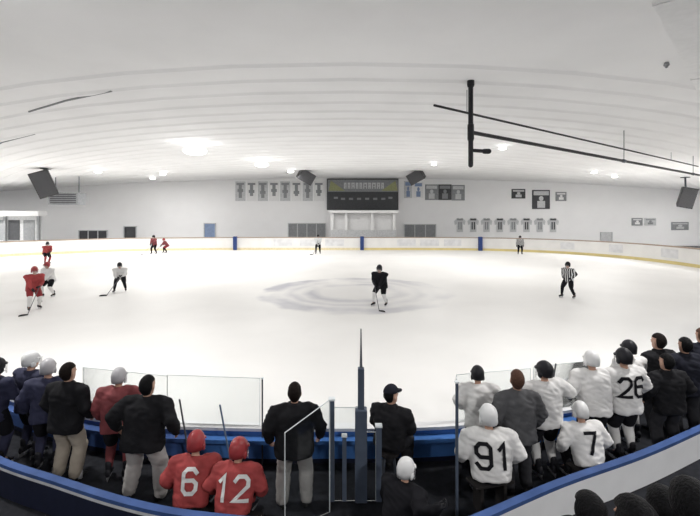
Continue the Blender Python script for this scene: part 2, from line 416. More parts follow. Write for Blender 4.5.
def doorlike(name, lab, cat, x0, y0, x1, y1, mf, mp, nmul=0):
    o = W((x0+x1)/2, y1); t = thing(name, lab, cat, o)
    m_ = MB(); w = .8
    wpanel(m_, x0, y0, x0+w, y1, o, d=.16); wpanel(m_, x1-w, y0, x1, y1, o, d=.16); wpanel(m_, x0, y0, x1, y0+w, o, d=.16)
    for k in range(nmul):
        xx = x0+(x1-x0)*(k+1)/(nmul+1); wpanel(m_, xx-.4, y0, xx+.4, y1, o, d=.16)
    obj('frame', m_, mf, t); obj('pane' if nmul else 'leaf', wpanel(MB(), x0+w, y0+w, x1-w, y1, o, d=.08), mp, t)
doorlike('wall_door', 'narrow blue door in the far wall left of the banners', 'door', 204, 223, 216, 246, M['greyl'], M['bluepale'])
doorlike('wall_window', 'wide grey window left of the scorekeeper booth', 'window', 288, 223, 326, 240, M['greyl'], M['grey'], 3)
doorlike('wall_window', 'dark window right of the scorekeeper booth', 'window', 404, 224, 436, 240, M['greyl'], M['grey'], 2)
doorlike('wall_window', 'low dark window strip on the left of the far wall', 'window', 79, 230, 108, 241, M['greyl'], M['dark'], 2)
doorlike('wall_door', 'small dark door on the left of the far wall', 'door', 124, 226, 137, 246, M['greyl'], M['dark'])
doorlike('wall_door', 'grey door at the right of the far wall under the pair of signs', 'door', 600, 232, 612, 250, M['greyl'], M['greyl'])
# scorekeeper booth
YB = 53.; o = W(363, 250, YB); o.z = -.15; t = thing('scorekeeper_booth', 'open white scorekeeper booth on columns under the scoreboard', 'booth', o)
for px in (332, 346, 372, 394):
    a = W(px, 212, YB); obj('column', MB().box((a.x-o.x, 0, a.z/2+.1), (.35, .35, a.z+.1), ch=.03), M['white'], t)
obj('roof', wpanel(MB(), 329, 210.5, 398, 213, o, YB, d=1.2, front=-.6), M['white'], t)
obj('back_panel', wpanel(MB(), 331, 213, 396, 250, o, YB, d=.1, front=-.7), M['white'], t)
obj('counter', wpanel(MB(), 331, 230, 396, 238, o, YB, d=.3, front=-.1), M['greyl'], t)
# viewing booth on the left
YB = 50.; o = W(18, 246, YB); o.z = -.15; t = thing('viewing_booth', 'small viewing booth with dark openings at the far left end', 'booth', o)
obj('wall', wpanel(MB(), -30, 216, 42, 256, o, YB, d=.2), M['greyl'], t)
obj('roof', wpanel(MB(), -32, 211, 45, 216, o, YB, d=1.5, front=-.4), M['white'], t)
for x0 in (-22, -6, 10, 25): obj('opening', wpanel(MB(), x0, 220, x0+11, 240, o, YB, d=.06, front=.2), M['grey'] if x0 != 10 else M['dark'], t)
for x0 in (8, 41): obj('column', wpanel(MB(), x0-1, 215, x0+1, 256, o, YB, d=.3, front=.25), M['grey'], t)
# heater box at left
YH = 48.; o = W(71, 205, YH); t = thing('unit_heater', 'dark box heater hung from the ceiling behind the left speaker', 'heater', o)
cs = obj('case', wpanel(MB(), 57, 193, 86, 205, o, YH, d=1.4), M['grey'], t)
for k in range(5): obj('louvre', wpanel(MB(), 59, 194.5+2*k, 84, 195.5+2*k, o, YH, d=.06, front=1.4), M['dark'], cs)
for px in (60, 83):
    a = W(px, 193, YH)-o; obj('hanger', MB().tube([a-V((0, .7, .1)), V((a.x, -.7, ceil_z(o.x)-o.z))], .05), M['steel'], t)

# ------------------------------------------------------------------ speakers
def speaker(px, py, Y, w, h, d, yaw, tilt, roll, label):
    p = V(((px-350)*Y/F, Y, CAMH+(HZ-py)*Y/F)); t = thing('loudspeaker', label, 'speaker', p)
    q = (Matrix.Rotation(yaw, 3, 'Z') @ Matrix.Rotation(tilt, 3, 'X') @ Matrix.Rotation(roll, 3, 'Y'))
    m_ = MB(); rg = []
    for y_, k in ((-d/2, 1), (d/2, .72)): rg.append([q@V((sx*w/2*k, y_, sz*h/2*(1 if y_ < 0 else .85))) for sx, sz in ((-1, -1), (1, -1), (1, 1), (-1, 1))])
    m_.loft(rg); obj('cabinet', m_, M['speaker'], t)
    obj('grille', MB().box(q@V((0, -d/2-.02, 0)), (w*.9, .04, h*.92), q), M['grille'], t)
    top = ceil_z(p.x)-p.z
    obj('bracket', MB().tube([(0, 0, 0), (0, .1, top)], .09).box((0, .1, top-.05), (.6, .6, .08)), M['steel'], t)
speaker(45, 183, 40, 1.6, 2.5, 1.3, R(25), R(14), R(-20), 'large black loudspeaker tilted down at the upper left')
speaker(686, 197, 45, 1.4, 2.2, 1.2, R(-25), R(12), R(12), 'black loudspeaker hung at the right edge')
speaker(305, 176, 48, 1.9, 1.3, 1.2, R(30), R(18), R(25), 'black loudspeaker left of the scoreboard')
speaker(417, 176, 48, 1.9, 1.3, 1.2, R(-30), R(18), R(-25), 'black loudspeaker right of the scoreboard')

# ------------------------------------------------------------------ pipes
p0 = V((4.57, 15.9, 7.23)); p1 = V((30, 34.9, 7.23))
t = thing('heater_pipe', 'thick black pipe dropping from the ceiling with a long diagonal branch', 'pipe', p0)
obj('drop_pipe', MB().tube([(0, 0, ceil_z(4.57)-p0.z), (0, 0, 5.99-p0.z)], .095, 12).tube([(0, 0, .25), (0, 0, -.25)], .125, 12).tube([(0, 0, 1.8), (0, 0, 1.94)], .14, 12), M['blackm'], t)
obj('long_pipe', MB().tube([(0, 0, 0), p1-p0], .075, 10), M['blackm'], t)
obj('stub', MB().tube([(0, 0, -.68), (.6, 0, -.72)], .07, 10).tube([(.52, 0, -.72), (.68, 0, -.72)], .1, 10), M['blackm'], t)
for f in (.445, .85):
    q = (p1-p0)*f; w = p0+q
    obj('hanger_rod', MB().tube([q, (q.x, q.y, ceil_z(w.x)-p0.z)], .022, 6).tube([q-V((.1, .08, 0)), q+V((.1, .08, 0))], .11, 8), M['steel'], t)
p0 = V((3.2, 15.9, 8.25)); p1 = V((29, 35, 8.15))
t = thing('conduit', 'thin black conduit running above the thick black pipe', 'conduit', p0)
obj('tube', MB().tube([(0, 0, 0), p1-p0], .05, 8), M['blackm'], t)
for f in (.06, .8):
    q = (p1-p0)*f; w = p0+q; obj('hanger_rod', MB().tube([q, (q.x, q.y, ceil_z(w.x)-p0.z)], .014, 6), M['steel'], t)
for pts, lab in (([(-15.2, 19.9, 9.0), (-12.3, 18.2, 9.06), (-9.6, 16.9, 9.09)], 'short dark conduit on the ceiling at the upper left'), ([(-27, 31, 8.56), (-22.4, 27, 8.76), (-18.6, 24.8, 8.89)], 'dark conduit on the ceiling at the left edge')):
    o = obj('conduit', MB().tube(pts, .045, 8), M['grey']); tag(o, lab, 'conduit')
# ventilation duct, upper right
a = V((5.2, 7.6, 8.8)); b = V((14, 16.5, 8.6)); d = (b-a).normalized(); sd = V((d.y, -d.x, 0))
t = thing('ventilation_duct', 'pale square ventilation duct under the ceiling at the upper right', 'duct', a)
obj('duct_body', MB().loft([[q+sd*s1+V((0, 0, s2)) for s1, s2 in ((0, -.35), (1.6, -.35), (1.6, .4), (0, .4))] for q in (V((0, 0, 0)), b-a)]), M['duct'], t)
for k in range(2):
    q = (b-a)*(k*.5+.12); obj('flange', MB().loft([[q+d*e+sd*s1+V((0, 0, s2)) for s1, s2 in ((-.02, -.37), (1.62, -.37), (1.62, .4), (-.02, .4))] for e in (0, .05)]), M['duct'], t)
o = obj('smoke_detector', MB().tube([(0, 0, 0), (0, 0, -.08), (0, 0, -.12)], [.07, .09, .05], 12), M['grey']); o.location = (10.4, 13.8, ceil_z(10.4)-.02)
tag(o, 'small round detector on the ceiling at the upper right', 'detector')

# ------------------------------------------------------------------ lamps
def lamp(x, y, power, label, size=1., halo=1.):
    z = ceil_z(x); t = thing('ceiling_light', label, 'ceiling light', (x, y, z), 0, 'arena ceiling lights'); s = size
    obj('housing', MB().tube([(0, 0, .05), (0, 0, -.15), (0, 0, -.30*s-.1), (0, 0, -.36*s-.1)], [.12, .2*min(1, s+.2), .40*s, .46*s], 20, rnd=False), M['housing'], t, True)
    obj('lens', MB().ell((0, 0, -.40*s-.1), (.66*s, .66*s, .24*s), nu=20), M['lens'], t, True)
    L = bpy.data.lights.new('lamp', 'AREA'); L.shape = 'DISK'; L.size = .8*min(1, size); L.energy = power; L.color = (1, .985, .965)
    q = bpy.data.objects.new('lamp_light', L); C.objects.link(q); q.location = (x, y, z-.66*s-.12)
    if halo:  # extra point light, added to make a glow on the ceiling around the lamp
        L = bpy.data.lights.new('halo_light', 'POINT'); L.shadow_soft_size = .15; L.energy = 11*halo*size*size; L.color = (1, .985, .965)
        q = bpy.data.objects.new('halo_light', L); C.objects.link(q); q.location = (x, y-.9*s, z-1.3)
PW = 575
for x, y, l, s in ((-10.7, 29, 'brightest large ceiling light left of centre', 1.2), (-8, 38, 'ceiling light behind the brightest one, left of centre', .95), (10.9, 30, 'ceiling light behind the drop pipe, right of centre', .4), (-6.5, 46, 'ceiling light left of the scoreboard top', .55),
                (-25.2, 42, 'small ceiling light above the left banner row end', .5), (-20.5, 46, 'small ceiling light between the left speaker and the banners', .5), (-23.5, 50, 'lowest small ceiling light on the left', .5), (8, 40, 'ceiling light right of the scoreboard', .38), (25, 43, 'small ceiling light on the right over the poster', .42), (29, 46, 'small ceiling light right of the poster', .42)):
    lamp(x, y, PW*.74, l, s)
for x, l in ((-24, 'added unseen light overhead at the left end of the front row'), (-8, 'added unseen light overhead, left of middle in the front row'), (8, 'added unseen light overhead, right of middle in the front row'), (24, 'added unseen light overhead at the right end of the front row')):
    lamp(x, 8.0, PW*1.15, l, 1., 0)  # unseen overhead row, added to even out light on the nearer ice
for x, y, l in ((-34, 34, 'added unseen light beyond the left edge, nearer of two'), (34, 34, 'added unseen light beyond the right edge, nearer of two'), (-44, 46, 'added unseen light beyond the left edge, farther of two'), (44, 46, 'added unseen light beyond the right edge, farther of two')):
    lamp(x, y, PW*1.9, l, 1., 0)  # unseen side lamps, added to brighten the far wall and ceiling edges
for x, e, l in ((7, 1.9, 'added unseen fill light over the stands on the right'), (-8, .9, 'added unseen fill light over the stands on the left')):
    lamp(x, -5., PW*e, l, 1., 0)  # unseen lamps behind the camera, added as fill on backs and barrier face

# ------------------------------------------------------------------ near boards, barriers, glass
def near_boards(path, label, mt='blue'):
    c = V(path[len(path)//2]); r = thing('dasher_board', label, 'boards', (c.x, c.y, 0), 0, 'near boards in front of the benches')
    q = [V((p[0], p[1]))-V((c.x, c.y)) for p in path]
    obj('panel', MB().strip(q, 0, .54, .14), M[mt], r)
    obj('kick_plate', MB().strip(q, 0, .08, .18), M['navy_panel'], r)
    obj('ledge', MB().strip([p-V((0, .14)) for p in q], .40, .46, .2), M[mt], r)
    obj('cap_rail', MB().strip(q, .54, .59, .2), M['boardw'], r)
isp = min(range(len(front_l)), key=lambda i: abs(front_l[i][0]+2.3))
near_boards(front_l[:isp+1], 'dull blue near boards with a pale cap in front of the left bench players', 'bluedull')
near_boards(front_l[isp:], 'short blue near boards with a pale cap behind the middle coach')
near_boards(front_c, 'short blue near board behind the tall middle post')
near_boards(front_r, 'blue near boards with a pale cap in front of the right bench')
def barrier(pts, label, mp, ms):
    path = smooth_path(pts); c = V(path[len(path)//2]); r = thing('bench_barrier', label, 'barrier', (c.x, c.y, 0), 0, 'low barriers behind the benches')
    q = [V((p[0], p[1]))-V((c.x, c.y)) for p in path]
    obj('panel', MB().strip(q, 0, .45, .09), mp, r); obj('cap_rail', MB().strip(q, .45, .5, .11), M['bluedull'], r)
    obj('edge_strip', MB().strip(q, .41, .45, .11), ms, r)
barrier([(-10, 8.9), (-8.5, 8.0), (-6.5, 6.95), (-5.19, 6.2), (-3.97, 5.72), (-2.95, 5.34), (-2.09, 5.10), (-1.08, 4.95), (-.9, 4.93)], 'low dark barrier with a blue cap behind the left bench', M['navy_panel'], M['greyl'])
barrier([(.6, 4.72), (1.07, 4.82), (1.6, 5.05), (2.85, 5.68), (4.4, 6.35), (5.9, 7.1), (8, 8.2), (10, 9.4)], 'low white barrier with a blue cap behind the right bench', M['boardw'], M['boardw'])

def pane(p, q, z0, zp, zq, label, group='bench glass panels', th=.012, tr=.006):
    p = V((*p, 0)); q = V((*q, 0)); t = thing('glass_panel', label, 'glass panel', (p.x, p.y, z0), 0, group)
    d = (q-p); n = V((-d.y, d.x, 0)).normalized()*th
    P = [V((0, 0, 0)), d, d+V((0, 0, zq-z0)), V((0, 0, zp-z0))]
    obj('pane', MB().prism([x-n/2 for x in P], n), M['glass'], t)
    m_ = MB(); m_.tube([P[3], P[2]], tr, 6); m_.tube([P[0], P[3]], tr, 6); m_.tube([P[1], P[2]], tr, 6)
    obj('edge_trim', m_, M['alu'], t)
def at_front(path, px):
    best = min(path, key=lambda p: abs(350+F*p[0]/p[1]-px)); return (best[0], best[1])
FL = smooth_path([V(p) for p in front_l], 4); FR = smooth_path([V(p) for p in front_r], 4)
def along(path, x0, x1, label): pane(at_front(path, x0), at_front(path, x1), .59, 1.40, 1.38, label)
along(FL, 84, 166, 'clear glass panel on the near boards behind the red bench player')
along(FL, 168, 261, 'clear glass panel on the near boards left of the coach in the middle')
along(FR, 455, 530, 'clear glass panel on the near boards at the left end of the right bench')
along(FR, 532, 590, 'clear glass panel on the near boards in front of the white jerseys')
pane((-.84, 5.42), (-.28, 5.77), FZ, 1.29, 1.56, 'clear glass divider with a sloping top beside the middle coach', 'bench dividers', tr=.007)
pane((-.24, 6.0), (.10, 6.0), FZ, 1.35, 1.35, 'narrow clear divider left of the tall middle post', 'bench dividers')
pane((.22, 6.0), (.37, 6.0), FZ, 1.0, 1.0, 'narrow clear divider right of the tall middle post', 'bench dividers')
pane((1.46, 5.75), (1.70, 6.75), FZ, 1.86, 1.50, 'clear glass divider at the left end of the right bench', 'bench dividers')
t = thing('stanchion', 'tall blue grey middle post between the two benches', 'post', (.157, 6.0, FZ))
obj('post', MB().box((0, 0, .95), (.09, .09, 1.9), ch=.01), M['slate'], t); obj('sleeve', MB().box((0, 0, .66), (.17, .14, 1.32), ch=.015), M['slate'], t)
obj('tip', MB().tube([(0, 0, 1.9), (0, 0, 2.15), (0, 0, 2.45)], [.02, .014, .008], 8), M['steel'], t)
for x, y, hgt, w, lab in ((-.26, 6.0, 1.44, .075, 'slim grey post at the top of the sloping glass divider'), (-.08, 6.0, .92, .06, 'short grey post left of the tall middle post'), (.41, 6.0, 1.06, .08, 'short grey post right of the tall middle post'), (1.45, 5.70, 1.80, .035, 'tall slim post at the left end of the right bench')):
    t = thing('stanchion', lab, 'post', (x, y, FZ)); obj('post', MB().box((0, 0, hgt/2), (w, w, hgt), ch=.008), M['slate'], t)
    obj('cap', MB().box((0, 0, hgt+.012), (w+.02, w+.02, .03), ch=.006), M['alu'], t)
def slim(path, px, lab):
    x, y = at_front(path, px); t = thing('stanchion', lab, 'post', (x, y-.13, FZ))
    obj('post', MB().box((0, 0, .7), (.022, .022, 1.4), ch=.005), M['steel'], t); obj('cap', MB().box((0, 0, 1.41), (.035, .035, .03), ch=.006), M['alu'], t)
slim(FL, 263, 'slim grey post at the right edge of the left bench glass')

def bench(p, q, z, label):
    p = V((*p, FZ)); q = V((*q, FZ)); c = (p+q)/2; d = (q-p); a = math.atan2(d.y, d.x)
    t = thing('team_bench', label, 'bench', c, a, 'team benches'); L = d.length
    obj('seat', MB().box((0, 0, z-.02), (L, .26, .04), ch=.008), M['wood'], t)
    for sx in (-1, 1):
        obj('leg', MB().box((sx*(L/2-.12), 0, (z-.04)/2), (.05, .20, z-.04)), M['wood'], t)
bench((-2.35, 5.62), (-1.15, 5.30), .24, 'low dark bench under the two seated red players')
bench((1.66, 5.78), (2.24, 5.93), .40, 'dark bench under the seated player numbered 91')
bench((3.28, 6.20), (3.86, 6.36), .36, 'dark bench under the seated player numbered 7')

# ------------------------------------------------------------------ people
def ik(a, c, l1, l2, pole):
    d = c-a; L = d.length
    if L > (l1+l2)*.998: c = a+d.normalized()*(l1+l2)*.998; d = c-a; L = d.length
    u = d/L; x = (l1*l1-l2*l2+L*L)/(2*L); h = math.sqrt(max(0, l1*l1-x*x))
    p = V(pole); p = p-u*p.dot(u)
    if p.length < 1e-4: p = V((0, 1, 0))-u*u.y
    return a+u*x+p.normalized()*h, c

def hand(mb, w, d, k, thick=1., curl=40, side_hint=V((0, 1, 0)), inward=V((1, 0, 0))):
    d = d.normalized(); s = side_hint-d*side_hint.dot(d)
    if s.length < .25: s = V((1, 0, 0))-d*d.x
    s.normalize(); n = d.cross(s).normalized()
    if n.dot(inward) < 0: n = -n
    L = .09*k*(1+.2*(thick-1)); rg = []
    for t, wd, th in ((-.012, .026, .02), (.3*L, .037, .018), (.75*L, .042, .016), (L, .040, .013)):
        wd *= k*(1+.35*(thick-1)); th *= k*thick
        rg.append([w+d*t+s*(wd*math.cos(2*math.pi*j/12))+n*(th*math.sin(2*math.pi*j/12)) for j in range(12)])
    mb.loft(rg)
    for i, (o, ln) in enumerate(((.031, .072), (.011, .082), (-.010, .076), (-.030, .06))):
        b0 = w+d*(L-.012)+s*o*k*(1+.35*(thick-1)); r = .0088*k*(1+.7*(thick-1)); c = R(curl)
        b1 = b0+(d*math.cos(c*.5)+n*math.sin(c*.5))*ln*.5*k; b2 = b1+(d*math.cos(c*1.3)+n*math.sin(c*1.3))*ln*.32*k
        b3 = b2+(d*math.cos(c*2)+n*math.sin(c*2))*ln*.25*k
        mb.tube([b0, b1, b2, b3], [r, r*.95, r*.88, r*.75], 7)
    b0 = w+d*L*.25+s*.03*k; b1 = b0+(s*.75+d*.6+n*.2).normalized()*.042*k; b2 = b1+(d*.9+s*.1+n*.35).normalized()*.038*k
    mb.tube([b0, b1, b2], [.012*k*thick, .0105*k*thick, .008*k*thick], 7)

def torso(mb, pel, up, fwd, prof, k, n=22, b=1.):
    rings = []; by = 1+(b-1)*.5
    for t, rx, ry, yo in prof:
        c = pel+up*t*k+fwd*yo*k
        bb = b if t < .48 else 1+(b-1)*.5
        rings.append([c+V((1, 0, 0))*(rx*bb*k*math.copysign(abs(math.cos(a))**.85, math.cos(a)))+fwd*(ry*by*k*math.copysign(abs(math.sin(a))**.85, math.sin(a))) for a in [2*math.pi*j/n for j in range(n)]])
    mb.loft(rings)

def foot_loft(mb, g, d, z0, k, prof):
    s = V((d.y, -d.x, 0)); rings = []
    for y, w, h in prof:
        rings.append([V((g.x, g.y, z0))+d*y*k+s*(w*k*math.cos(a))+V((0, 0, h*k*.5*(1+math.sin(a)))) for a in [2*math.pi*j/14 for j in range(14)]])
    mb.loft(rings)

def person(name, label, x, y, face=0, H=1.75, kind='coat', lean=4, stance=.26, crouch=0., seat=None, hands=None, turn=0, nod=0,
           top='jk_black', bottom='darkpant', hair='hair_dark', helmet=None, stripe=None, num=None, numm=None, sock=None, vox=.02, group=None,
           tuck=.42, z0=FZ, stride=0., collar=None, cap=None, yoke=False, bulk=None, hs=1.18, hairk=1., wsl=False, hem=0.):
    k = H/1.75; P = kind == 'player'; lift = .065 if P else 0.
    bulk = bulk or (1.14 if P else 1.28); hb = 1+(bulk-1)*.5
    root = thing(name, label, 'person', (x, y, z0), R(face), group)
    ln = R(lean); up = V((0, math.sin(ln), math.cos(ln))); fwd = V((0, math.cos(ln), -math.sin(ln)))
    if P and seat is None: k = (H-lift)/1.75
    if seat is None: pel = V((0, -crouch*.6-.25*math.sin(ln)*k, .93*k-crouch+lift))
    else: pel = V((0, 0, seat+.105*k))
    hipw = .095*k*hb; shw = (.205 if P else .185)*k*(1+(bulk-1)*.8)
    anks = []; knees = []; hips = []
    for i, sx in enumerate((-1, 1)):
        hip = pel+V((sx*hipw, 0, -.01)); hips.append(hip)
        if seat is None: an = V((sx*stance/2, (stride if sx > 0 else -stride), .09*k+lift)); pole = V((sx*.15, 1, 0))
        else: an = V((sx*.15*k, tuck*k, .09*k+lift)); pole = V((sx*.25, 1, .9))
        kn, an = ik(hip, an, .44*k, .42*k, pole); knees.append(kn); anks.append(an)
    sc_ = pel+up*.49*k; sh = [sc_+V((sx*shw, 0, -.015*k)) for sx in (-1, 1)]
    if hands is None: hands = ((-.30, .06, -.12), (.30, .06, -.12))       # relative to the pelvis
    els = []; wrs = []
    for i, sx in enumerate((-1, 1)):
        hd_ = V(hands[i]); hd_.x *= hb
        e, w = ik(sh[i], pel+hd_*k, .29*k, .26*k, V((sx*.7, -.8, -.35))); els.append(e); wrs.append(w)
    nb = pel+up*.54*k
    hl = R(lean*.35+nod); u2 = V((0, math.sin(hl), math.cos(hl))); hc = nb+V((0, math.sin(ln)*.03, 0))+u2*(.045+.108*hs)*k
    ty = R(turn); f0 = V((0, math.cos(hl), -math.sin(hl))); x0 = V((1, 0, 0))
    hx = x0*math.cos(ty)+f0*math.sin(ty); hy = f0*math.cos(ty)-x0*math.sin(ty); ax = (hx, hy, u2)
    kh = k*hs
    def hp(a, b, c): return hc+(hx*a+hy*b+u2*c)*kh
    # --- body, one surface
    mb = MB()
    torso(mb, pel, up, fwd, [(-.09, .10, .08, 0), (-.03, .145, .105, 0), (.06, .145, .10, 0), (.18, .125, .088, 0), (.34, .15, .10, .01), (.45, .16, .085, 0), (.50, .10, .06, 0), (.55, .05, .05, 0)], k)
    mb.tube([nb-up*.06*k, nb+u2*.04*k, hp(0, -.01, -.06)], [.060*k, .056*k, .056*k], 12)
    rings = []
    for z, rx, ry, yo in ((-.118, .022, .028, .052), (-.10, .045, .058, .032), (-.06, .061, .082, .012), (0, .072, .095, 0), (.05, .074, .097, -.003), (.085, .061, .081, -.006), (.108, .036, .048, -.008), (.117, .01, .012, -.008)):
        rings.append([hp(rx*math.cos(a), yo+ry*math.sin(a), z) for a in [2*math.pi*j/18 for j in range(18)]])
    mb.loft(rings)
    mb.ell(hp(0, .100, -.022), (.015*kh, .024*kh, .026*kh), ax, 8, 6)
    for sx in (-1, 1): mb.ell(hp(sx*.076, -.008, -.012), (.014*kh, .022*kh, .034*kh), ax, 8, 6)
    for i, sx in enumerate((-1, 1)):
        mb.tube([sc_+V((sx*.1*k, 0, -.02)), sh[i], els[i], wrs[i]], [.05*k, .05*k, .041*k, .028*k], 10)
        mb.tube([hips[i], knees[i], anks[i]], [.082*k, .055*k, .038*k], 12)
        mb.tube([anks[i], anks[i]+V((sx*.03, .11*k, -.05*k))], [.036*k, .026*k], 8)
    body = remesh(mb, min(vox, .018), 3)
    ex = MB()
    if not P:
        for i, sx in enumerate((-1, 1)):
            hand(ex, wrs[i], (wrs[i]-els[i]), k, inward=V((-sx, 0, 0)))
    for sx in (-1, 1):
        ex.ell(hp(sx*.031, .088, .006), (.0125*kh, .008*kh, .008*kh), ax, 8, 6, m=1)
    ex.ell(hp(0, .090, -.066), (.024*kh, .009*kh, .007*kh), ax, 8, 6, m=2)
    join_into(body, ex); obj('body', body, [M['skin'], M['eye'], M['lip']], root)
    # --- upper garment
    mb = MB(); sd = x*3.1+y
    if P:
        prof = [(-.17, .215, .15, 0), (-.10, .22, .155, 0), (.05, .215, .15, 0), (.2, .22, .15, 0), (.36, .235, .155, .005), (.45, .235, .14, 0), (.505, .165, .105, 0), (.545, .085, .08, 0)]
        ar = [.105, .085, .064]
        if seat is not None: prof = [(-.08, .2, .14, 0)]+prof[2:]
    else:
        prof = [(-.17, .19, .14, 0), (-.08, .195, .145, 0), (.06, .187, .14, 0), (.18, .185, .135, 0), (.34, .20, .145, .005), (.44, .20, .125, 0), (.5, .14, .095, 0), (.55, .08, .08, 0), (.58, .075, .075, .005)]
        ar = [.09, .072, .052]
        if seat is not None: prof = [(-.06, .185, .14, 0)]+prof[2:]
    ar = [q*(1+(bulk-1)*.7) for q in ar[:2]]+[ar[2]*(1+(bulk-1)*.3)]
    torso(mb, pel, up, fwd, prof, k, b=bulk)
    for i, sx in enumerate((-1, 1)):
        mid = (els[i]+wrs[i])/2
        mb.tube([sc_+V((sx*shw*.6, 0, -.02*k)), sh[i]-V((0, 0, .015)), els[i], mid, wrs[i]-(wrs[i]-els[i]).normalized()*.015], [ar[0]*.9*k, ar[0]*k, ar[1]*k, (ar[1]+ar[2])/2*k, ar[2]*k], 14)
        if P: mb.ell(sh[i]+V((sx*.01, 0, -.005)), (.12*k*hb, .115*k, .088*k))
    me = remesh(mb, vox, 4, .022 if vox < .022 else .012, sd)
    mats = [M[top]]
    if stripe:
        mats += [M[stripe[0]], M[stripe[1]]]
        for po in me.polygons:
            c = po.center; t = (c-pel).dot(up)/k-hem; idx = 0; side = 0 if c.x < 0 else 1
            fa = wrs[side]-els[side]; s_ = (c-els[side]).dot(fa)/fa.length_squared; dist = (c-els[side]-fa*max(0, min(1, s_))).length
            ua = els[side]-sh[side]; s2 = (c-sh[side]).dot(ua)/ua.length_squared; d2 = (c-sh[side]-ua*max(0, min(1, s2))).length
            if dist < .135*k and s_ > .1:
                if wsl: idx = 1
                elif .12 < s_ < .34: idx = 1
                elif .34 <= s_ < .5: idx = 2
                elif .5 <= s_ < .66: idx = 1
            elif d2 < .15*k and .60 < s2 < .92 and abs(c.x) > shw*.93 and not wsl:
                idx = 2 if .71 < s2 < .81 else 1
            elif t < .11 and abs((c-pel).x) < .28*k*bulk:
                if -.09 < t < -.03: idx = 1
                elif -.03 <= t < .02: idx = 2
                elif .02 <= t < .08: idx = 1
            if yoke and idx == 0 and t+hem > .41: idx = 1
            po.material_index = idx
    nm = 'jersey' if P or top == 'stripes' else 'jacket'
    jo = obj(nm, me, mats, root)
    if num:
        bv = BVHTree.FromPolygons([v.co for v in me.vertices], [p.vertices for p in me.polygons])
        cen = pel+up*(.27 if seat is None else .25)*k
        def place(c):
            q = cen+V((1, 0, 0))*c.x+up*c.y-fwd*1.2; hit = bv.ray_cast(q, fwd)
            return (hit[0]-fwd*.014) if hit[0] else (q+fwd*1.05)
        obj('number', digits(num, .30*k, place), M[numm or 'blackj'], jo)
    # --- lower garment and feet
    mb = MB()
    if P:
        torso(mb, pel, up, fwd, [(-.12, .13, .12, 0), (-.05, .19, .135, 0), (.06, .18, .13, 0), (.14, .15, .11, 0)], k)
        for i, sx in enumerate((-1, 1)):
            mb.tube([hips[i]+V((sx*.015, 0, 0)), hips[i].lerp(knees[i], .6), hips[i].lerp(knees[i], .88)], [.12*k, .125*k, .11*k], 14)
        obj('hockey_pants', remesh(mb, vox), M[bottom], root)
        for i, sx in enumerate((-1, 1)):
            m2 = MB(); m2.tube([hips[i].lerp(knees[i], .86), knees[i]+V((0, .012, 0)), knees[i].lerp(anks[i], .4), knees[i].lerp(anks[i], .86)], [.085*k, .086*k, .078*k, .056*k], 14)
            obj('sock', m2, M[sock or top], root, True)
            d = V((sx*.18, 1, 0)).normalized(); g = V((anks[i].x, anks[i].y, 0)); m2 = MB()
            zb = anks[i].z-.09*k
            foot_loft(m2, g, d, zb, k, [(-.085, .028, .08), (-.07, .042, .12), (0, .045, .125), (.07, .046, .085), (.14, .046, .065), (.185, .03, .045), (.195, .01, .03)])
            m2.tube([anks[i]+V((0, 0, -.03)), anks[i]+V((0, -.005, .11*k))], [.05*k, .052*k], 12)
            so = obj('skate', m2, M['dkh'], root, True)
            m2 = MB(); q = Matrix.Rotation(math.atan2(-d.x, d.y), 3, 'Z')
            m2.box(g+d*.045*k+V((0, 0, zb-lift+.018)), (.006, .27*k, .034), q)
            for yy in (-.05, .13): m2.box(g+d*yy*k+V((0, 0, zb-lift+.048)), (.024, .06, .045), q)
            obj('blade', m2, M['blade'], so)
        for i, sx in enumerate((-1, 1)):
            m2 = MB(); d = (wrs[i]-els[i]).normalized(); hand(m2, wrs[i]-d*.01, d, k*1.12, thick=1.8, curl=55, inward=V((-sx, 0, 0)))
            m2.tube([wrs[i]-d*.09*k, wrs[i]+d*.01], [.062*k, .045*k], 12)
            obj('glove', m2, M['dkh'], root, True)
    else:
        torso(mb, pel, up, fwd, [(-.10, .12, .11, 0), (-.03, .17, .125, 0), (.06, .16, .118, 0), (.12, .14, .105, 0)], k, b=hb)
        for i, sx in enumerate((-1, 1)):
            mb.tube([hips[i], hips[i].lerp(knees[i], .5), knees[i], knees[i].lerp(anks[i], .5), anks[i]-(anks[i]-knees[i]).normalized()*.01], [.106*k*hb, .098*k*hb, .086*k*hb, .083*k*hb, .074*k*hb], 14)
        obj('trousers', remesh(mb, vox, 4, .012, sd), M[bottom], root)
        for i, sx in enumerate((-1, 1)):
            d = V((sx*.2, 1, 0)).normalized(); g = V((anks[i].x, anks[i].y, 0)); m2 = MB()
            foot_loft(m2, g, d, 0, k, [(-.085, .028, .05), (-.07, .042, .09), (0, .046, .115), (.07, .048, .085), (.14, .048, .06), (.185, .034, .045), (.2, .012, .03)])
            obj('shoe', m2, M['shoe'], root, True)
        if collar:
            m2 = MB(); m2.tube([nb-up*.01*k, nb+u2*.045*k], [.085*k, .076*k], 14, rnd=False); obj('collar', m2, M[collar], root, True)
    # --- head gear
    if helmet:
        m2 = MB(); rings = []
        for i in range(10):
            t = R(-24)+R(112)*i/9
            rr = []
            for j in range(28):
                a = 2*math.pi*j/28; low = (-.035 if math.sin(a) < -.3 else 0) if i == 0 else 0
                bulge = 1+.05*math.cos(6*a)*math.cos(t)*(1 if i > 2 else 0)
                rr.append(hp(.098*math.cos(t)*math.cos(a)*bulge, -.006+(.122*math.cos(t))*math.sin(a)*bulge, .018+.122*math.sin(t)+low))
            rings.append(rr)
        m2.loft(rings)
        for i in (3, 4, 6):
            for j in (16, 18, 20, 21, 23, 25, 2, 12): m2.m[i*28+j] = 1          # vent slots and rear panel gaps
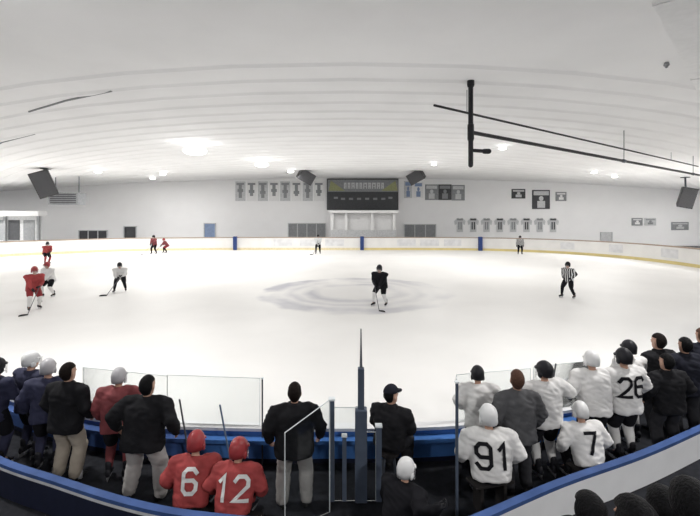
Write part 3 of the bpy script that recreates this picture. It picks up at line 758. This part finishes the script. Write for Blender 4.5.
        for sx in (-1, 1): m2.ell(hp(sx*.088, 0, -.045), (.016*kh, .04*kh, .045*kh), ax, 10, 6)
        m2.loft([[hp(.10*math.cos(a)*s, .02+.118*math.sin(a)*s, z) for a in [R(20)+R(140)*j/12 for j in range(13)]]+[hp(.085*math.cos(a)*s, .01+.10*math.sin(a)*s, z) for a in [R(160)-R(140)*j/12 for j in range(13)]] for s, z in ((1.06, .022), (1.03, .036))])
        ho = obj('helmet', m2, [M[helmet], M['vent']], root, True)
        m2 = MB()
        for z in (-.03, -.065, -.1): m2.tube([hp(.09*math.cos(a), .03+.105*math.sin(a), z) for a in [R(15)+R(150)*j/8 for j in range(9)]], .0035*k, 5)
        for a in (40, 65, 90, 115, 140): m2.tube([hp(.09*math.cos(R(a)), .03+.105*math.sin(R(a)), z) for z in (.03, -.04, -.115)], .0035*k, 5)
        obj('face_cage', m2, M['blade'], ho, True)
    else:
        m2 = MB(); rings = []
        for i in range(11):
            t = R(-62)+R(150)*i/10; rr = []
            for j in range(24):
                a = 2*math.pi*j/24; z = .012+.118*math.sin(t); fy = math.sin(a)*math.cos(t)
                s = hairk*(1+.03*noise.noise(V((5*math.cos(a)+x, 5*math.sin(a), 4*t))))
                if math.sin(a) > (-.15 if hairk == 1 else .35) and z < .06: s = .80
                if z < -.045: s *= .93 if hairk == 1 else 1.
                rr.append(hp(.084*math.cos(t)*math.cos(a)*s, -.008+.108*fy*s, z))
            rings.append(rr)
        m2.loft(rings); obj('hair', m2, M[hair], root, True)
        if cap:
            m2 = MB(); rings = []
            for i in range(8):
                t = R(6)+R(82)*i/7
                rings.append([hp(.09*math.cos(t)*math.cos(a), -.005+.115*math.cos(t)*math.sin(a), .03+.115*math.sin(t)) for a in [2*math.pi*j/22 for j in range(22)]])
            m2.loft(rings); m2.loft([[hp(.07*math.cos(a)*s, .05+.13*math.sin(a)*s, z) for a in [R(10)+R(160)*j/10 for j in range(11)]] for s, z in ((1, .035), (1, .048))])
            obj('cap', m2, M[cap], root, True)
    rz = Matrix.Rotation(R(face), 3, 'Z')
    return root, (lambda p: V((x, y, z0))+rz@V(p)), pel, k

def stick(T, B, bl, label, m='stick', group='hockey sticks'):
    t = thing('hockey_stick', label, 'hockey stick', B, 0, group); bl = V(bl).normalized()
    obj('shaft', MB().tube([T-B, V((0, 0, .02))], .015, 6), M[m], t)
    m_ = MB(); s = bl.cross(V((0, 0, 1))).normalized()
    m_.loft([[bl*u+s*(w+.02*u*u)+V((0, 0, z)) for w, z in ((-.01, 0), (.01, 0), (.008, hh), (-.008, hh))] for u, hh in ((-.02, .05), (.1, .07), (.22, .075), (.3, .06), (.32, .03))])
    obj('blade', m_, M['tape'], t)

SK = 'hockey players on the ice'
def skater(px, py, label, face, H, top, helmet, stripe, pants, sock, lean=22, crouch=.1, slabel=None, num=None, numm=None, flip=1, name='hockey_player', hd=None, vox=.026, turn=0, stance=.42, stride=.12, yoke=False, bulk=None, wsl=False):
    g = ground(px, py); pz = .93*(H-.065)/1.75-crouch+.065; k = (H-.065)/1.75
    T = V((-.14*flip, .34, pz+.12)); B = V((.45*flip, 1.0, .01))
    if slabel:
        h2 = T.lerp(B, .05); h1 = T.lerp(B, .38); a, b = (h2, h1) if flip > 0 else (h1, h2)
        pel = V((0, -crouch*.6-.25*math.sin(R(lean))*k, .93*k-crouch+.065))
        hd = tuple(((q-pel-V((0, .07, 0)))/k)[:] for q in (a, b))
    r, tw, pel, k = person(name, label, g.x, g.y, face, H, 'player', lean=lean, crouch=crouch, hands=hd, top=top, helmet=helmet, stripe=stripe, bottom=pants, sock=sock, num=num, numm=numm, vox=vox, group=SK, z0=0., stance=stance, stride=stride, turn=turn, yoke=yoke, bulk=bulk, wsl=wsl)
    if slabel:
        bl = tw((.45*flip+.5*flip, 1.1, 0))-tw((.45*flip, 1.0, 0)); stick(tw(T), tw(B), bl, slabel)

skater(380, 306, 'player in a black jersey with white shoulders and bands on the centre circle', 150, 1.92, 'blackj', 'dkh', ('wjer', 'blackj'), 'breez', 'wjer', 16, .08, 'dark stick of the player on the centre circle', flip=-1, bulk=1.28, yoke=True, stance=.5)
skater(34, 310, 'player in a red jersey nearest the left edge, holding a stick', -130, 1.95, 'red', 'redh', ('wjer', 'red'), 'rbreez', 'wjer', 18, .08, 'stick of the nearest red player on the left', yoke=True)
skater(48, 297, 'player in a white jersey just behind the nearest red player', 170, 1.85, 'wjer', 'redh', ('red', 'wjer'), 'breez', 'wjer', 18, .1, 'stick of the white player behind the nearest red player', flip=-1, yoke=True)
skater(120, 292, 'player in a white and black jersey bending forward on the left of the ice', -160, 1.8, 'wjer', 'dkh', ('blackj', 'wjer'), 'breez', 'blackj', 34, .16, 'stick of the bending white player', stance=.5, bulk=1.2, yoke=True)
skater(47, 264, 'small far player in red near the left end boards', -120, 1.95, 'red', 'dkh', ('blackj', 'wjer'), 'breez', 'red', 20, .1, 'stick of the far red player near the left end boards', vox=.035)
skater(154, 254, 'far player in dark red upright by the left far boards, left of a pair', 160, 2.0, 'maroon', 'dkh', ('blackj', 'wjer'), 'breez', 'blackj', 12, .05, 'stick of the left player in the far red pair', vox=.035)
skater(165, 253, 'far player in dark red leaning by the left far boards, right of a pair', 120, 1.8, 'maroon', 'redh', ('wjer', 'red'), 'rbreez', 'blackj', 34, .15, 'stick of the right player in the far red pair', vox=.035)
skater(318, 254, 'far player in grey and white standing left of the scorekeeper booth', 180, 2.05, 'greyl', 'dkh', ('blackj', 'wjer'), 'breez', 'blackj', 10, .05, 'stick of the far player left of the scorekeeper booth', vox=.035, bulk=1.2, yoke=True)
skater(520, 254.5, 'far official in a striped shirt by the right far boards', 170, 1.95, 'stripes', 'dkh', None, 'breez', 'blackj', 8, .04, None, vox=.035, name='linesman')
skater(568, 298, 'referee in a striped shirt standing with hands on hips right of the circle', 120, 1.78, 'stripes', 'dkh', None, 'breez', 'blackj', 6, .03, None, vox=.024, name='referee', hd=((-.2, .1, .08), (.2, .1, .08)), stance=.5)

LB = 'people at the left bench'; RB = 'people at the right bench'
HF = ((-.2, .33, .12), (.2, .33, .12))      # hands forward on the boards
def P_(px, pt, H): # head-top pixel -> x, y
    s = (pt-HZ)/(CAMH-H-FZ); return (px-350)/s, F/s
x, y = P_(1, 361, 1.72); person('hockey_player', 'player in a navy jersey and black helmet cut by the left edge', x-.1, y, -10, 1.72, 'player', hands=HF, top='navyj', stripe=('wjer', 'red'), helmet='dkh', bottom='breez', sock='navyj', group=LB, bulk=1.02, wsl=True)
x, y = P_(18, 361, 1.70); person('hockey_player', 'player in a navy jersey with white shoulders and helmet at the left bench', x, y+.25, -15, 1.72, 'player', hands=((-.3, .2, .05), (.3, .2, .05)), top='navyj', stripe=('wjer', 'red'), helmet='wh', bottom='breez', sock='navyj', group=LB, turn=-20, bulk=1.08, yoke=True, hem=.12)
x, y = P_(45, 363, 1.72); person('hockey_player', 'player in a navy, red and white jersey left of the khaki trousers', x, y+.05, 8, 1.72, 'player', hands=((-.32, .08, .0), (.32, .08, .0)), top='navyj', stripe=('wjer', 'red'), helmet='greyh', bottom='breez', sock='navyj', group=LB, bulk=1.1, turn=20, hem=.12)
x, y = P_(69, 363, 1.77); person('coach', 'man in a black jacket and khaki trousers at the left bench', x, y-.05, -12, 1.74, top='jk_black', bottom='khaki', hair='hair_dark', hands=((-.26, .14, .0), (.26, .16, .02)), stance=.30, group=LB, collar='jk_black', bulk=1.42, hs=1.22)
x, y = P_(112, 375, 1.66); person('hockey_player', 'standing player in a dull red jersey between the two black jackets', x, y+.15, 5, 1.66, 'player', hands=((-.3, .15, .0), (.3, .15, .0)), top='maroon', stripe=('wjer', 'maroon'), helmet='greyh', bottom='breez', sock='maroon', group=LB, lean=8, hem=.1)
x, y = P_(145, 381, 1.68); person('coach', 'broad man in a black jacket and pale grey trousers with feet apart', x, y, -6, 1.68, top='jk_black', bottom='greypant', hair='hair_black', hands=((-.34, .1, .06), (.34, .1, .06)), stance=.48, group=LB, lean=10, collar='jk_black', bulk=1.72, hs=1.32)
person('hockey_player', 'seated player in a red jersey numbered 6 with a red helmet', -2.09, 5.53, 4, 1.62, 'player', seat=.24, lean=22, top='red', stripe=('wjer', 'red'), helmet='redh', bottom='breez', sock='red', num='6', numm='wjer', hands=((-.3, .3, .06), (.3, .3, .06)), group=LB, hs=1.28, bulk=1.2)
person('hockey_player', 'seated player in a red jersey numbered 12 with a red helmet', -1.50, 5.38, -3, 1.58, 'player', seat=.24, lean=24, top='red', stripe=('wjer', 'red'), helmet='redh', bottom='breez', sock='red', num='12', numm='wjer', hands=((-.3, .3, .06), (.3, .3, .06)), group=LB, turn=-15, hs=1.3, bulk=1.2)
x, y = P_(294, 387, 1.68); person('coach', 'man in a black jacket and grey trousers standing beside the glass divider', x, y+.05, 4, 1.66, top='jk_black', bottom='greypant', hair='hair_dark', hands=((-.3, .12, .0), (.3, .14, .02)), stance=.34, group=LB, lean=6, collar='jk_black', bulk=1.5, hs=1.26)
person('timekeeper', 'person in a black jacket and dark cap sitting behind the tall middle post', .60, 6.42, -25, 1.72, top='jk_black', bottom='darkpant', hair='hair_black', seat=.50, hands=((-.2, .36, .05), (.2, .36, .05)), lean=8, turn=-30, cap='jk_navy', collar='jk_black', bulk=1.34)
person('hockey_player', 'crouched person in a white helmet with white shoulders in the middle foreground', .60, 5.12, -40, 1.46, 'player', top='blackj', stripe=('wjer', 'blackj'), helmet='wh', bottom='breez', sock='blackj', seat=.24, lean=16, hands=((-.2, .36, .05), (.5, .1, .42)), bulk=1.3, hs=1.28, wsl=True, yoke=True)
t = thing('stool', 'small stool under the person in the black jacket', 'stool', (.60, 6.42, FZ))
obj('seat', MB().tube([(0, 0, .44), (0, 0, .5)], .16, 16, rnd=False), M['wood'], t)
for a in (45, 135, 225, 315): obj('leg', MB().tube([(.1*math.cos(R(a)), .1*math.sin(R(a)), .44), (.15*math.cos(R(a)), .15*math.sin(R(a)), .01)], .014, 6), M['steel'], t)
t = thing('stool', 'low stool under the crouched person in the white helmet', 'stool', (.60, 5.12, FZ))
obj('seat', MB().tube([(0, 0, .19), (0, 0, .24)], .16, 16, rnd=False), M['wood'], t)
for a in (45, 135, 225, 315): obj('leg', MB().tube([(.1*math.cos(R(a)), .1*math.sin(R(a)), .19), (.14*math.cos(R(a)), .14*math.sin(R(a)), .01)], .014, 6), M['steel'], t)
# right bench
person('hockey_player', 'player in a white jersey and black helmet leaning behind number 91', 2.06, 6.70, -5, 1.62, 'player', lean=20, hands=((-.26, .2, .1), (.26, .2, .1)), top='wjer', stripe=('blackj', 'wjer'), helmet='dkh', bottom='breez', sock='wjer', group=RB, bulk=1.25, yoke=True)
person('hockey_player', 'seated player in a white jersey numbered 91 with a white helmet', 1.97, 5.85, -3, 1.78, 'player', seat=.38, lean=14, top='wjer', stripe=('blackj', 'wjer'), helmet='wh', bottom='breez', sock='breez', num='91', hands=((-.3, .26, .06), (.3, .26, .06)), group=RB, tuck=.3, bulk=1.3, hs=1.25)
x, y = P_(518, 372, 1.76); person('coach', 'man in a charcoal grey jacket with brown hair at the right bench', x, y, 6, 1.73, top='jk_grey', bottom='darkpant', hair='hair_brown', hands=((-.27, .12, .0), (.27, .12, .0)), group=RB, turn=-15, collar='jk_grey', hs=1.26, bulk=1.4)
x, y = P_(547, 363, 1.78); person('hockey_player', 'player in a white jersey with black shoulders holding up a stick', x, y+.05, 10, 1.74, 'player', hands=((-.25, .25, .1), (.34, .28, .35)), top='wjer', stripe=('blackj', 'wjer'), helmet='dkh', bottom='breez', sock='wjer', group=RB, turn=15, yoke=True, bulk=1.24)
person('hockey_player', 'seated player in a white jersey numbered 7 in front of the barrier', 3.56, 6.26, 4, 1.62, 'player', seat=.34, lean=20, top='wjer', stripe=('blackj', 'wjer'), helmet='wh', bottom='breez', sock='breez', num='7', hands=((-.3, .26, .06), (.3, .26, .06)), group=RB, tuck=.34)
x, y = P_(599, 356, 1.80); person('hockey_player', 'player in a white jersey with black sleeve bands, left of number 26', x, y+.15, 0, 1.78, 'player', hands=((-.3, .2, .06), (.3, .2, .06)), top='wjer', stripe=('blackj', 'wjer'), helmet='wh', bottom='breez', sock='wjer', group=RB, lean=8, bulk=1.24)
x, y = P_(625, 349, 1.85); person('hockey_player', 'standing player in a white jersey numbered 26', x, y, 8, 1.81, 'player', hands=((-.3, .2, .06), (.3, .2, .06)), top='wjer', stripe=('blackj', 'wjer'), helmet='dkh', bottom='breez', sock='wjer', num='26', group=RB, bulk=1.24)
x, y = P_(641, 350, 1.76); person('hockey_player', 'black helmeted player between number 26 and the black jackets', x+.08, y+.4, 5, 1.76, 'player', hands=HF, top='wjer', stripe=('blackj', 'wjer'), helmet='dkh', bottom='breez', sock='wjer', group=RB, yoke=True, bulk=1.)
x, y = P_(656, 335, 1.78); person('coach', 'tall man in a black jacket behind the right end of the bench', x, y-.1, 15, 1.78, top='jk_black', bottom='darkpant', hair='hair_dark', group=RB, stance=.3, collar='jk_black', bulk=1.5, hs=1.26)
person('coach', 'shorter man in a black jacket in front of the right bench crowd', 5.45, 7.2, 8, 1.64, top='jk_black', bottom='darkpant', hair='hair_black', group=RB, stance=.34, hands=((-.3, .14, .04), (.3, .14, .04)), collar='jk_black', bulk=1.55, hs=1.28)
x, y = P_(682, 340, 1.72); person('coach', 'man in a navy jacket second from the right edge', x, y-.1, 0, 1.74, top='jk_navy', bottom='darkpant', hair='hair_black', group=RB, stance=.34, hands=((-.32, .1, .05), (.32, .1, .05)), collar='jk_black', bulk=1.55, hs=1.26)
x, y = P_(698, 331, 1.74); person('coach', 'person in a dark jacket cut by the right edge', x+.1, y, -5, 1.74, top='jk_navy', bottom='darkpant', hair='hair_brown', group=RB, collar='jk_navy', bulk=1.5, hs=1.26)

# bench sticks and bottle
stick(V((3.42, 6.98, 1.62)), V((3.25, 7.18, FZ)), (-1, .1, 0), 'upright stick in front of the player holding it at the right bench')
stick(V((-2.05, 6.62, 1.1)), V((-1.9, 6.75, FZ)), (1, .1, 0), 'blue grey stick leaning on the near boards left of the middle coach', m='stickb')
stick(V((-2.72, 6.7, 1.15)), V((-2.6, 6.85, FZ)), (1, .1, 0), 'dark stick leaning on the near boards beside the grey trousers')
g = ground(80, 478, FZ); t = thing('water_bottle', 'white water bottle on the floor beside the khaki trousers', 'bottle', g)
obj('bottle_body', MB().tube([(0, 0, .002), (0, 0, .14), (0, 0, .17), (0, 0, .19)], [.036, .036, .03, .02], 14, rnd=False), M['bottle'], t, True)
obj('bottle_cap', MB().tube([(0, 0, .19), (0, 0, .21), (0, 0, .235)], [.022, .018, .008], 12, rnd=False), M['redh'], t, True)

# stands and spectators in the foreground
t = thing('bleacher', 'two-row dark spectator bleacher in the bottom right foreground', 'bleacher', (1.4, 2.2, FZ))
obj('deck', MB().box((0, .15, 1.20), (3.6, 1.2, .06)), M['concrete'], t); obj('seat_plank', MB().box((0, 0, 1.59), (3.6, .34, .06)), M['wood'], t)
obj('deck', MB().box((.4, 1.2, .62), (3.6, .9, .06)), M['concrete'], t); obj('seat_plank', MB().box((.4, .92, 1.0), (3.6, .30, .06)), M['wood'], t)
for sx in (-1.7, 0, 1.7): obj('support', MB().box((sx, 0, .59), (.1, 1.0, 1.17)).box((sx, 0, 1.38), (.06, .2, .36)).box((sx+.3, 1.2, .30), (.1, .8, .59)).box((sx+.3, .92, .81), (.06, .2, .34)), M['steel'], t)
for x, y, z, H, hr, tp, lab, tn in ((1.12, 2.08, 1.25, 1.66, 'hair_black', 'jk_black', 'spectator with black hair, leftmost in the bottom right foreground', 0), (1.52, 2.22, 1.25, 1.70, 'hair_black', 'jk_navy', 'spectator with black hair, second from left in the foreground', 10), (1.93, 2.36, 1.25, 1.72, 'hair_black', 'jk_grey', 'spectator with short black hair, third from left in the foreground', -10), (2.36, 2.46, 1.25, 1.74, 'hair_dark', 'jk_black', 'spectator at the bottom right corner', 0),
                                (1.78, 3.10, .66, 1.76, 'hair_black', 'jk_black', 'spectator in the lower row, in front of the leftmost foreground head', 5), (2.34, 3.12, .66, 1.82, 'hair_black', 'jk_navy', 'spectator in the lower row near the bottom right corner', -8)):
    person('spectator', lab, x, y, -4, H, top=tp, bottom='darkpant', hair=hr, seat=.42, z0=z, hands=((-.13, .36, .06), (.13, .36, .06)), turn=tn, group='seated spectators', lean=2, hs=1.12, bulk=1.05, hairk=1.14)

# ------------------------------------------------------------------ world and camera
w = bpy.data.worlds.new('world'); sc.world = w; w.use_nodes = True
w.node_tree.nodes['Background'].inputs[0].default_value = (.9, .93, 1, 1); w.node_tree.nodes['Background'].inputs[1].default_value = .32
cd = bpy.data.cameras.new('camera'); co = bpy.data.objects.new('camera', cd); C.objects.link(co)
cd.sensor_width = 36; cd.lens = 36*F/700; cd.shift_y = -(258-HZ)/700; cd.clip_end = 300; cd.clip_start = .05
co.location = (0, 0, CAMH); co.rotation_euler = (R(90), 0, 0); sc.camera = co
